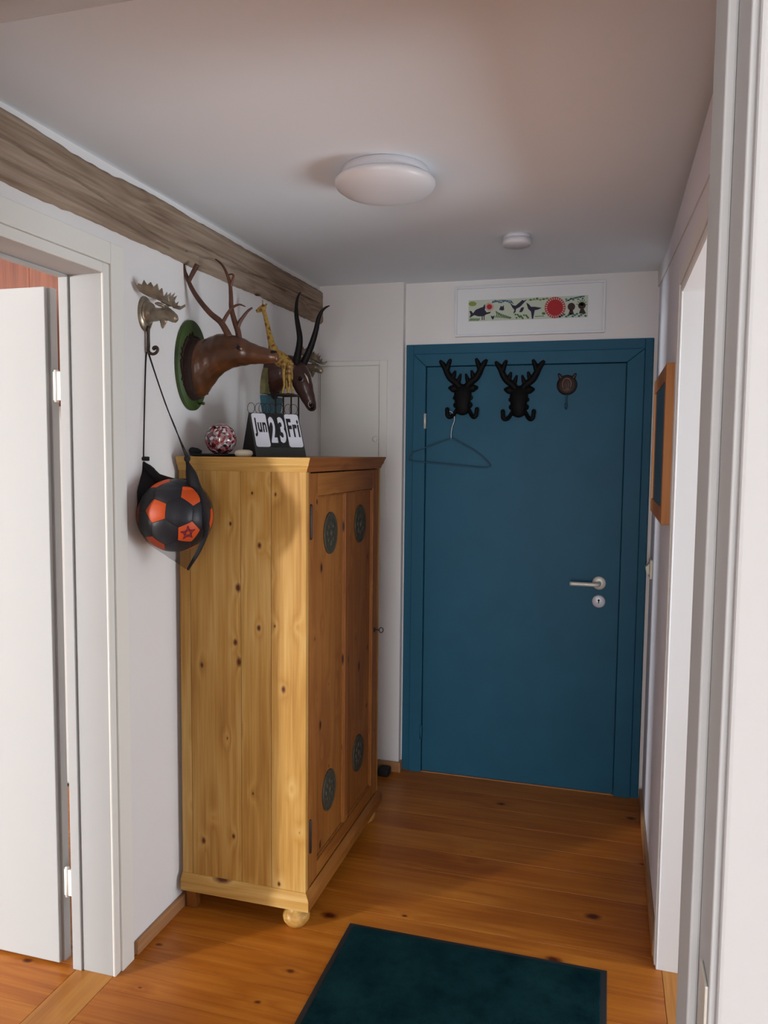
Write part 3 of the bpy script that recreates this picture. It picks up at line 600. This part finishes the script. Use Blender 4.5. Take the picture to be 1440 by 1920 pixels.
# ------------------------------------------------------------------ moose hooks on the left wall
YM = 2.08
def moose():
    def A(u, v, dy=0):
        p_ = at(u, v, y=YM)+Vector((0, dy, 0)); p_.x = XL+.011+max(0, (p_.x-XL+.004)); return p_
    o = thing('moose_head_hook', 'metal moose head hook on the left wall, holding the cords of the ball bag', 'coat hook', Vector((XL, YM, 1.83)), 'metal moose head hooks on the left wall')
    b = MB()
    pc = at(266, 587, x=XL)
    MB().lathe((XL, YM, pc.z), [(.046, 0), (.046, .002), (.043, .006), (.030, .012), (.015, .014), (.001, .015)], axis=(1, 0, 0), n=36, sc=(.82, 1.15)).build('wall_plate', M['brass'], o)
    b.tube([A(266, 588), A(272, 588), A(282, 590), A(293, 589), A(303, 588), A(311, 592), A(318, 597), A(323, 602)], [.040, .033, .021, .018, .0195, .017, .0145, .008], n=20, flat=[.8, .8, .85, .9, .8, .72, .75, .8])
    b.tube([A(298, 592), A(298, 602), A(297, 611), A(296.5, 617)], [.014, .012, .007, .002], n=12, flat=.6)
    for s_ in (-1, 1): b.tube([A(303, 576, s_*.010), A(297, 573, s_*.020), A(291, 572, s_*.026)], [.004, .0065, .003], n=10)
    b.build('moose_head', M['brass'], o, remesh=.0016, smooth_it=3)
    outl = [(312, 577), (306, 571), (296, 566), (283, 561), (274, 555), (271, 548), (267, 537), (272, 545), (275, 541), (279, 543), (284, 534), (287, 543), (294, 537), (296, 546), (304, 539), (303, 552), (310, 546), (309, 560), (313, 566), (317, 560), (317, 570), (322, 571), (328, 565), (329, 570), (322, 578)]
    for s_ in (-1, 1):
        vs = []
        base = A(312, 577); n = len(outl)
        pts = []
        for (u, v) in outl:
            p_ = A(u, v); d = (p_-base).length; pts.append(p_+Vector((0, s_*(.012+.55*d), -.12*d if s_ > 0 else 0)))
        MB().prism(pts, (0, s_*.004, .002)).build('antler', M['brass'], o, bevel=.001)
    st = MB().tube([A(267, 612), A(267.5, 630), A(267, 648), A(270, 659), A(277, 664), A(284, 662), A(287.5, 656), A(285, 651), A(281, 652)], [.0055, .0045, .0048, .0048, .0046, .0044, .0042, .0045, .0055], n=12, flat=1.2)
    st.ball(A(280.5, 653.5), .0062, n=10); st.build('hook', M['brass_dark'], o)
    return o
mo = moose()
m2 = copy_tree(mo); m2.location = mo.location+Vector((.004, 3.29-YM, -.030)); m2['label'] = 'metal moose head hook in the far corner, half hidden behind the antelope horns'
# ------------------------------------------------------------------ football in its bag
BC = at(329, 966, y=2.060); BR = .110
view = (Vector(_C)-BC).normalized(); rgt = Vector(_R); rgt = (rgt-view*rgt.dot(view)).normalized(); upv = view.cross(rgt)
def dirv(a, b):
    c = math.sqrt(max(0, 1-a*a-b*b)); return (rgt*a+upv*b+view*c).normalized()
A_, B_ = dirv(-.515, .12), dirv(.32, -.47)
phi = (1+5**.5)/2
ico = [Vector(v).normalized() for v in [(-1, phi, 0), (1, phi, 0), (-1, -phi, 0), (1, -phi, 0), (0, -1, phi), (0, 1, phi), (0, -1, -phi), (0, 1, -phi), (phi, 0, -1), (phi, 0, 1), (-phi, 0, -1), (-phi, 0, 1)]]
v0 = ico[0]; v1 = [v for v in ico if abs(v.dot(v0)-.4472) < .01][0]
def frame3(a, b): e1 = a; e3 = a.cross(b).normalized(); return Matrix((e1, e3.cross(e1), e3)).transposed()
ROT = frame3(A_, B_) @ frame3(v0, v1).transposed(); ico = [ROT @ v for v in ico]
fb = thing('football', 'black football with orange pentagons inside the hanging bag', 'football', BC-Vector((0, 0, BR)))
ORIG[fb.name] = BC-Vector((0, 0, BR))
MB().ball(BC, BR-.0025, n=40).build('ball_core', M['rubber'], fb)
mor = plain('orange_ball_panel', (.90, .11, .008), .5, bump=.15, bscale=120); mbl = plain('charcoal_ball_panel', (.020, .021, .028), .42, bump=.2, bscale=140)
edges = [(i, j) for i in range(12) for j in range(i+1, 12) if ico[i].dot(ico[j]) > .4]
def third(i, j): return (ico[i]*2+ico[j])/3
def panel(center, corners, mat):
    c = center.normalized(); ref = (corners[0]-c*corners[0].dot(c)).normalized(); e2 = c.cross(ref)
    corners = sorted([k.normalized() for k in corners], key=lambda k: math.atan2(k.dot(e2), k.dot(ref))); n = len(corners); K = 4
    vs = [BC+c*BR]; rings = [[0]]
    for r in range(1, K+1):
        ring = []
        for i in range(n):
            for s_ in range(r):
                a, b_ = corners[i], corners[(i+1) % n]; e = a.lerp(b_, s_/r); p_ = c.lerp(e, r/K*.975).normalized()
                ring.append(len(vs)); vs.append(BC+p_*(BR-(.0018 if r == K else 0)))
        rings.append(ring)
    fs = []
    for r in range(1, K+1):
        a, b_ = rings[r-1], rings[r]; na, nb = len(a), len(b_)
        for i in range(n):
            for s_ in range(r):
                o = b_[(i*r+s_) % nb]; o2 = b_[(i*r+s_+1) % nb]; q_ = a[(i*(r-1)+s_) % na] if r > 1 else 0
                fs.append((q_, o, o2))
                if s_ < r-1 and r > 1: fs.append((q_, o2, a[(i*(r-1)+s_+1) % na]))
    MB().add(vs, fs, True).build('ball_panel', mat, fb)
for i in range(12):
    nb = [j for j in range(12) if j != i and ico[i].dot(ico[j]) > .4]; panel(ico[i], [third(i, j) for j in nb], mor)
for i in range(12):
    for j in range(i+1, 12):
        for k in range(j+1, 12):
            if all(ico[a].dot(ico[b_]) > .4 for a, b_ in ((i, j), (j, k), (i, k))):
                panel((ico[i]+ico[j]+ico[k])/3, [third(a, b_) for a, b_ in ((i, j), (j, i), (j, k), (k, j), (k, i), (i, k))], mbl)
# maroon emblem on one orange pentagon: interlaced star lines in a ring
eb = MB(); e1 = (rgt-B_*rgt.dot(B_)).normalized(); e2 = B_.cross(e1)
def E(a, r): return BC+(B_*BR+e1*r*math.cos(a)+e2*r*math.sin(a)).normalized()*(BR+.0004)
for i in range(5):
    a, b_ = math.pi/2+i*2*math.pi/5, math.pi/2+(i+2)*2*math.pi/5; eb.tube([E(a, .023), (E(a, .023)+E(b_, .023))/2+B_*.0018, E(b_, .023)], .0016, n=6)
eb.tube([E(i*math.pi/8, .012) for i in range(17)], .0012, n=6, steps=1)
eb.build('ball_emblem', plain('maroon_print', (.20, .008, .05), .6), fb)
# bag
bg = thing('drawstring_bag', 'black see-through drawstring bag hanging from the moose hook with a ball in it', 'bag', BC-Vector((0, 0, .2)))
ORIG[bg.name] = BC-Vector((0, 0, .2))
def G(u, v, k=0): return at(u, v, y=2.06-k)
tailp = G(352, 1070)-BC
n1, n2 = 48, 40; vs = []; fs = []
for i in range(n1+1):
    th = math.pi*i/n1
    for j in range(n2):
        ph = 2*math.pi*j/n2; d = Vector((math.sin(th)*math.cos(ph), math.sin(th)*math.sin(ph), math.cos(th)))
        r = BR+.0035+.0012*math.sin(ph*9+th*4)
        c = max(0, d.dot(tailp.normalized())); tt = math.acos(r/tailp.length); r2 = r/math.cos(tt-math.acos(min(1, c))) if math.acos(min(1, c)) < tt else r
        p_ = BC+d*r2
        if p_.x < XL+.004: p_.x = XL+.004
        vs.append(p_)
keep = lambda i: i >= int(n1*.27)
for i in range(n1):
    if keep(i):
        for j in range(n2): fs.append((i*n2+j, (i+1)*n2+j, (i+1)*n2+(j+1) % n2, i*n2+(j+1) % n2))
MB().add(vs, fs, True).build('mesh_pouch', M['net'], bg, recalc=False)
fab = MB()
fab.tube([G(268, 866), G(279, 890, -.01), G(279, 925, .02), G(269, 965, .025), G(266, 1000, .01)], [.004, .026, .034, .020, .006], n=14, flat=.45, up=None)
fab.tube([G(268, 868), G(283, 883), G(299, 898, .0), G(318, 912, -.01)], [.004, .013, .013, .006], n=12, flat=.6)
fab.tube([G(351, 866, .01), G(360, 896, .01), G(366, 925, .005), G(378, 960, .02), G(386, 995, .02), G(374, 1030, .02), G(352, 1068, .0)], [.005, .019, .026, .017, .008, .007, .004], n=14, flat=.6)
fab.tube([G(268, 900, -.03), G(290, 905, -.05), G(330, 915, -.05), G(366, 905, -.02)], [.012, .03, .03, .015], n=12, flat=.4)
fab.build('gathered_fabric', M['fabric'], bg)
tg = G(268, 860); MB().tube([tg-rgt*.018, tg-rgt*.016, tg+rgt*.016, tg+rgt*.018], [.004, .0065, .0065, .004], n=12).build('cord_toggle', M['cord'], bg)
hk = at(277, 667, y=YM)
cd2 = MB(); cd2.tube([G(269, 862), at(271, 760, y=2.07), at(274, 668, y=YM), hk+Vector((.004, 0, .008))], .0022, n=8)
cd2.tube([hk+Vector((.006, 0, .008)), at(281, 668, y=YM), at(300, 727, y=2.07), at(325, 795, y=2.06), at(352, 855, y=2.05)], .0018, n=8)
cd2.tube([hk+Vector((.002, 0, .008)), at(280, 669, y=YM), at(310, 757, y=2.07), at(328, 800, y=2.06), at(348, 856, y=2.05)], .0018, n=8)
cd2.build('draw_cord', M['cord'], bg)
kn = G(351, 860, .01); MB().ball(kn, .011, n=12, sc=(.9, .8, 1)).build('cord_knot', M['cord'], bg)
# ------------------------------------------------------------------ carved deer head on a green plaque
YT = 2.34
def A(u, v, dy=0): return at(u, v, y=YT+dy)
K1 = 1/553.
dt = thing('deer_trophy', 'carved brown deer head with tall antlers on an oval green plaque', 'wall trophy', Vector((XL, YT, 1.67)))
pz = (1.674+1.973)/2
MB().lathe((XL, YT, pz), [(.138, 0), (.140, .002), (.140, .012), (.138, .014), (.001, .0145)], axis=(1, 0, 0), n=56, sc=(.70, 1.06)).build('plaque', M['green'], dt)
fr = []
for i in range(64):
    a = 2*math.pi*i/64; r = (.104+.012*((i*7) % 5)/5)*(1 if i % 2 else .93); fr.append((XL+.0142, YT+r*.80*math.cos(a), pz+.004+r*.98*math.sin(a)-.006))
MB().prism(fr, (.004, 0, 0)).build('painted_fur_fringe', M['fringe'], dt)
co_ = MB(); co_.tube([A(360, 694), A(366, 693), A(372, 692), A(378, 690)], [57*K1, 56.5*K1, 55*K1, 51.5*K1], n=40, flat=.76, tan=(1, 0, 0)); co_.build('fur_collar', M['fringe'], dt)
hb = MB()
P = [(366, 693, 54), (380, 690, 52), (393, 680, 45), (407, 668, 39), (422, 661, 34), (438, 659, 29), (455, 660, 25), (473, 663, 19), (490, 666, 15.5), (506, 668, 13), (517, 669.5, 10), (522, 671, 6)]
hb.tube([A(u, v) for u, v, r in P], [r*K1 for u, v, r in P], n=24, flat=[.72, .72, .72, .74, .78, .86, .9, .9, .9, .9, .85, .8], tan=(1, 0, 0))
for s_ in (-1, 1): hb.ball(A(448, 652, s_*.037), .011, n=10)
hb.build('deer_head', M['brownwood'], dt, remesh=.003, smooth_it=4)
MB().tube([A(417, 690), A(440, 672), A(470, 668)], [.006, .012, .006], n=10, flat=3.2)
for s_ in (-1, 1): MB().ball(A(447, 652, s_*.044), .0065, n=12).build('eye', M['horn'], dt)
nz = MB(); nz.ball(A(512, 663), .0135, n=14, sc=(1.1, 1.25, .8)); nz.build('nose', M['horn'], dt)
def branch(lst, par, mat, name, yoff, spread=0):
    g = MB()
    for pts, rr in lst:
        n = len(pts); g.tube([A(u, v, yoff*(1+spread*(626-v)/150)) for u, v in pts], [rr[0]+(rr[1]-rr[0])*(i/(n-1))**1.2 for i in range(n)], n=12)
    g.build(name, mat, par)
branch([([(430, 632), (426, 624), (414, 604), (395, 588), (376, 566), (362, 545), (353, 526), (345, 504), (344, 488), (347, 478), (351, 471)], (.0115, .0025)),
        ([(354, 528), (358, 519), (362, 511), (370, 496)], (.0065, .0085)), ([(417, 606), (424, 593), (432, 581), (440, 574), (450, 571), (460, 575)], (.0065, .0018))], dt, M['antler'], 'antler', -.016, 1.1)
branch([([(448, 634), (446, 621), (440, 603), (434, 579), (433, 554), (431, 532), (424, 510), (415, 495), (404, 486)], (.0105, .0025)),
        ([(432, 537), (436, 526), (438, 517), (434, 514), (426, 516)], (.0055, .002)), ([(445, 614), (450, 603), (457, 593), (465, 583), (473, 577)], (.0075, .0028))], dt, M['antler'], 'antler', .016, 1.1)
for (u, v, l) in ((384, 738, .026), (379, 757, .012)):
    c = at(u, v, y=YT+.02); c.x = XL+.02; MB().tube([c, c+Vector((l, 0, .001)), c+Vector((l+.002, 0, .001)), c+Vector((l+.009, 0, .001))], [.003, .003, .0055, .005], n=10, steps=1).build('peg', M['green'], dt)
# ------------------------------------------------------------------ carved antelope head on a painted plaque
YA = 2.97
def A2(u, v, dy=0): return at(u, v, y=YA+dy)
K2 = 1/452.
an = thing('antelope_trophy', 'dark carved antelope head with two black horns on a blue and olive plaque', 'wall trophy', Vector((XL, YA, 1.67)))
pz = 1.782
def half(z0, z1, mat, nm):
    pts = []
    for i in range(49):
        a = -math.pi/2+math.pi*i/48; z = pz+.126*math.sin(a)
        if z0 <= z <= z1: pts.append((z, .088*math.cos(a)))
    o_ = [(XL, YA+w_, z) for z, w_ in pts]+[(XL, YA-w_, z) for z, w_ in reversed(pts)]
    MB().prism(o_, (.022, 0, 0)).build(nm, mat, an, bevel=.002)
half(pz-.13, pz-.012, M['sky'], 'lower_plaque'); half(pz-.0118, pz+.13, M['olive'], 'upper_plaque')
fr = []
for i in range(48):
    a = 2*math.pi*i/48; r = .086*(1 if i % 2 else .9); fr.append((XL+.0215, YA+r*.66*math.cos(a), pz+.045+r*.85*math.sin(a)))
MB().prism(fr, (.005, 0, 0)).build('painted_fur_fringe', M['fringe'], an)
hb = MB()
P = [(500, 705, 34), (516, 700, 34), (530, 695, 32), (543, 693, 26), (553, 698, 23)]
hb.tube([A2(u, v) for u, v, r in P], [r*K2 for u, v, r in P], n=22, flat=[.8, .8, .8, .8, .8])
P = [(553, 683, 12), (558, 694, 19), (563, 708, 20.5), (569, 724, 18), (576, 742, 14), (582, 757, 11), (585, 766, 8.5), (586, 771, 4)]
hb.tube([A2(u, v) for u, v, r in P], [r*K2 for u, v, r in P], n=22, flat=.8)
hb.build('antelope_head', M['antelope'], an, remesh=.003, smooth_it=4)
cam_side = -1
ey = MB().ball(A2(563, 710, -.036), .0085, n=12); ey.build('eye', M['horn'], an)
MB().tube([A2(563+8*math.cos(a), 710+6*math.sin(a)+2*math.cos(a), -.0365) for a in [i*math.pi/8 for i in range(17)]], .0016, n=6, steps=1).build('eye_ring', M['antler'], an)
MB().ball(A2(585, 762, -.014), .012, n=12, sc=(.9, .8, 1.1)).build('nose', M['horn'], an)
MB().tube([A2(583+5*math.cos(a), 758+6*math.sin(a), -.021) for a in [math.pi*.4+i*math.pi/9 for i in range(11)]], .0011, n=6, steps=1).build('nostril_ring', M['cream'], an)
MB().tube([A2(571, 700, -.026), A2(576, 709, -.026), A2(579, 719, -.022)], [.001, .0035, .001], n=8).build('brow_stripe', M['cream'], an)
for lst, yo in (([(554, 684), (556, 675), (561, 650), (562, 632), (559, 612), (556, 592), (556, 571), (559, 556), (564, 547)], -.018), ([(564, 686), (570, 679), (581, 655), (588, 635), (593, 617), (597, 598), (603, 584), (610, 577), (618, 573)], .012)):
    n = len(lst); MB().tube([A2(u, v, yo) for u, v in lst], [.0165, .0155, .0135, .012, .0105, .009, .0065, .0045, .0018], n=14).build('horn', M['horn'], an)
MB().tube([A2(546, 690, -.02), A2(539, 676, -.035), A2(533, 668, -.04)], [.006, .012, .003], n=10, flat=.5).build('ear', M['antelope'], an)
for v in (785, ):
    c = at(528, v, y=YA); c.x = XL+.02; MB().tube([c, c+Vector((.05, 0, .003)), c+Vector((.06, 0, .003))], [.003, .003, .005], n=8, steps=1).build('peg', M['green'], an)
# ------------------------------------------------------------------ giraffe figure on a black wire stand
YG = 2.66
def G2(u, v, dy=0): return at(u, v, y=YG+dy)
K3 = 1/502.
st = thing('wire_stand', 'black wire frame stand behind the flip calendar', 'stand', Vector((-1.10, YG, 1.5235)))
ztop = G2(535, 741).z; xa, xb = G2(521, 741).x, G2(550, 741).x; zb = 1.5235
sm = MB()
for x in (xa, xb):
    for y in (YG-.02, YG+.05): sm.tube([(x, y, zb), (x, y, ztop)], .0032, n=8)
for y in (YG-.02, YG+.05): sm.tube([(xa, y, ztop), (xb, y, ztop)], .0032, n=8); sm.tube([(xa, y, zb+.0035), (xb, y, zb+.0035)], .0032, n=8)
for x in (xa, xb): sm.tube([(x, YG-.02, ztop), (x, YG+.05, ztop)], .0032, n=8); sm.tube([(x, YG-.02, zb+.0035), (x, YG+.05, zb+.0035)], .0032, n=8)
sm.build('wire_frame', M['iron'], st)
MB().box(xa, xb, YG-.02, YG+.05, ztop+.002, ztop+.005).build('top_plate', M['iron'], st)
gm, N, L, b = newmat('yellow_giraffe_with_brown_patches'); tc = N.new('ShaderNodeTexCoord'); v = N.new('ShaderNodeTexVoronoi'); v.feature = 'DISTANCE_TO_EDGE'; v.inputs['Scale'].default_value = 55
L.new(tc.outputs['Object'], v.inputs['Vector']); r = N.new('ShaderNodeValToRGB'); r.color_ramp.elements[0].position = .16; r.color_ramp.elements[0].color = (.36, .22, .035, 1); r.color_ramp.elements[1].position = .24; r.color_ramp.elements[1].color = (.15, .052, .012, 1)
L.new(v.outputs['Distance'], r.inputs['Fac']); L.new(r.outputs['Color'], b.inputs['Base Color']); b.inputs['Roughness'].default_value = .5
gi = thing('giraffe_figurine', 'small yellow spotted giraffe figurine standing behind the deer muzzle', 'figurine', Vector((G2(535, 741).x, YG, ztop+.005)))
zf = ztop+.005
g = MB()
def loft(P, fl=.8, n=16): g.tube([G2(p[0], p[1], p[3] if len(p) > 3 else 0) for p in P], [p[2]*K3 for p in P], n=n, flat=fl)
loft([(501, 660, 8), (505, 654, 10), (510, 648, 8)]) if False else None
loft([(514, 668, 9), (512, 655, 9), (508, 640, 6.2), (503, 618, 4.8), (498, 596, 4.0), (494, 580, 4.2), (493, 574, 4.5)])
loft([(499, 577, 2.5), (494, 577, 6), (488, 580, 5.2), (482, 583, 3.2), (480, 584, 1.8)])
for s_ in (-1, 1):
    loft([(493, 574, 2, s_*.004), (492.5, 567, 1.2, s_*.005), (492, 562, 1.4, s_*.005)], n=8)
    loft([(496, 574, 1.5, s_*.006), (499, 571, 2.2, s_*.014), (501, 569, .8, s_*.018)], n=8)
loft([(510, 660, 8), (518, 668, 13), (528, 675, 14), (538, 682, 11), (543, 688, 6)])
for (u, s_) in ((533, -1), (537, 1), (543, -1), (546, 1)):
    e = 529 if u < 530 else 538
    yy = .014*s_
    hip = (u, 680, 6, yy); bot = G2(u, 738)
    g.tube([G2(u, 680, yy), G2(u-1, 702, yy), G2(u, 720, yy), Vector((G2(u, 735).x, YG+yy, zf+.006)), Vector((G2(u, 735).x, YG+yy, zf))], [.0095, .006, .0042, .0045, .006], n=10)
g.tube([G2(543, 684), G2(548, 697), G2(548, 712)], [.003, .002, .003], n=8)
g.build('giraffe_body', gm, gi, remesh=.0018, smooth_it=2)
# ------------------------------------------------------------------ things on top of the cabinet
ZT = 1.5235
def on_top(u, y): p_ = at(u, 855, y=y); return Vector((p_.x, y, ZT))
tc_ = on_top(405, 2.40)
tr = tag(MB().lathe((-1.258, 2.33, ZT), [(.066, 0), (.078, .002), (.081, .009), (.078, .009), (.072, .0045), (.001, .004)], n=48).build('flat_tray', M['rubber']), 'flat black round tray on the cabinet under the speckled ball', 'tray')
cs = on_top(372, 2.275)
tag(MB().tube([(-1.330, 2.325, ZT+.0155), (-1.318, 2.292, ZT+.0175), (-1.292, 2.272, ZT+.0165), (-1.272, 2.264, ZT+.0145)], [.006, .012, .011, .006], n=16, flat=1.0).build('black_pouch', M['fabric']), 'small flat black pouch in the tray beside the wall', 'pouch')
gb = at(414, 822, y=2.335); gr_ = .0520; gc = Vector((gb.x, 2.335, ZT+.0045+gr_))
tag(MB().ball(gc, gr_, n=48).build('glass_ball', M['speckle']), 'red and white speckled glass ball on the cabinet', 'glass ball')
wx = at(457, 845, y=2.285)
tag(MB().lathe((wx.x, 2.285, ZT), [(.020, 0), (.026, .003), (.0295, .010), (.027, .018), (.018, .022), (.001, .023)], n=36).build('soap_disc', M['wax']), 'flat ivory rounded disc lying in front of the calendar', 'soap')
# flip calendar
ca = math.radians(45); dv = Vector((math.cos(ca), math.sin(ca), 0)); nv = Vector((math.sin(ca), -math.cos(ca), 0)); CL, CHh, CB = .177, .147, .15
bl = Vector((on_top(481, 2.335).x, 2.335, ZT))
fc = thing('flip_calendar', 'black flip calendar with cards reading Jun 23 Fri on the cabinet', 'calendar', bl+dv*CL/2-nv*CB/2)
up_ = (-nv*(CB/2)+Vector((0, 0, CHh))); slant = up_.length; sv = up_.normalized(); fn = sv.cross(dv)*-1
if fn.dot(nv) < 0: fn = -fn
def FP(u, t, k=0): return bl+dv*u+sv*t+fn*k      # point on the slanted front, u along, t up, k out
MB().prism([FP(0, 0), FP(CL, 0), FP(CL, slant), FP(0, slant)], fn*-.003).build('front_panel', M['holder'], fc, bevel=.0008)
bk = bl-nv*CB; sv2 = (nv*(CB/2)+Vector((0, 0, CHh))).normalized()
MB().prism([bk, bk+dv*CL, bk+dv*CL+sv2*slant, bk+sv2*slant], -nv*.002).build('back_panel', M['holder'], fc)
MB().prism([bl-nv*.003, bk+nv*.003, bl-nv*CB/2+Vector((0, 0, CHh-.003))], dv*.0025).build('end_panel', M['card_b'], fc)
MB().prism([bl, bk, bk+dv*CL, bl+dv*CL], Vector((0, 0, .002))).build('base_panel', M['holder'], fc)
def text_mesh(body):
    c = bpy.data.curves.new('lettering', 'FONT'); c.body = body; c.size = 1; c.extrude = 0; c.offset = .03; c.space_character = 1.1; c.resolution_u = 4
    t_ = bpy.data.objects.new('lettering', c); COL.objects.link(t_); bpy.context.view_layer.update()
    me = bpy.data.meshes.new_from_object(t_.evaluated_get(bpy.context.evaluated_depsgraph_get())); bpy.data.objects.remove(t_); return me
def card(u0, u1, t0, t1, cm, body, tm, rad=.008):
    pts = []
    for (cu, ct, a0) in ((u1-rad, t1-rad, 0), (u0+rad, t1-rad, 90), (u0+rad, t0+rad, 180), (u1-rad, t0+rad, 270)):
        for k in range(5): a = math.radians(a0+k*22.5); pts.append(FP(cu+rad*math.cos(a), ct+rad*math.sin(a), .0008))
    c = MB().prism(pts, fn*.0012).build('card', M[cm], fc)
    me = text_mesh(body); co = np.array([v.co[:2] for v in me.vertices]); mn, mx2 = co.min(0), co.max(0)
    w0, w1, h0, h1 = u0+.0035, u1-.0035, t0+(t1-t0)*(.30 if cm == 'card_w' else .12), t0+(t1-t0)*(.86 if cm == 'card_w' else .90)
    for v_, (a, b_) in zip(me.vertices, co):
        v_.co = FP(w0+(a-mn[0])/(mx2[0]-mn[0])*(w1-w0), h0+(b_-mn[1])/(mx2[1]-mn[1])*(h1-h0), .0026)-ORIG[fc.name]
    me.materials.append(M[tm]); o = bpy.data.objects.new('lettering', me); COL.objects.link(o); o.parent = c
t0, t1 = .036, slant-.003
card(.006, .056, t0, t1, 'card_w', 'Jun', 'card_b'); card(.058, .088, t0, t1, 'card_b', '2', 'card_w', .004)
card(.091, .120, t0, t1, 'card_b', '3', 'card_w', .004); card(.123, .173, t0, t1, 'card_w', 'Fri', 'card_b')
for k, u in enumerate((.008, .036, .048, .064, .082, .108, .140, .160)):
    c = FP(u, slant, 0)+Vector((0, 0, .006)); a_ = dv*.8+nv*(.6 if k % 2 else .45)*-1; a_.normalize(); e1 = a_.cross(Vector((0, 0, 1))).normalized()
    MB().tube([c+e1*.016*math.cos(q_)+Vector((0, 0, 1))*.0175*math.sin(q_)+Vector((0, 0, .009)) for q_ in [2*math.pi*i/20 for i in range(21)]], .0009, n=6, steps=1).build('ring', M['iron'], fc)
# ------------------------------------------------------------------ small thing by the skirting behind the cabinet
tag(MB().box(-1.02, -.965, 3.46, 3.525, 0, .035).build('door_stop_block', M['rubber'], bevel=.008), 'small black block on the floor by the skirting behind the cabinet', 'door stop')
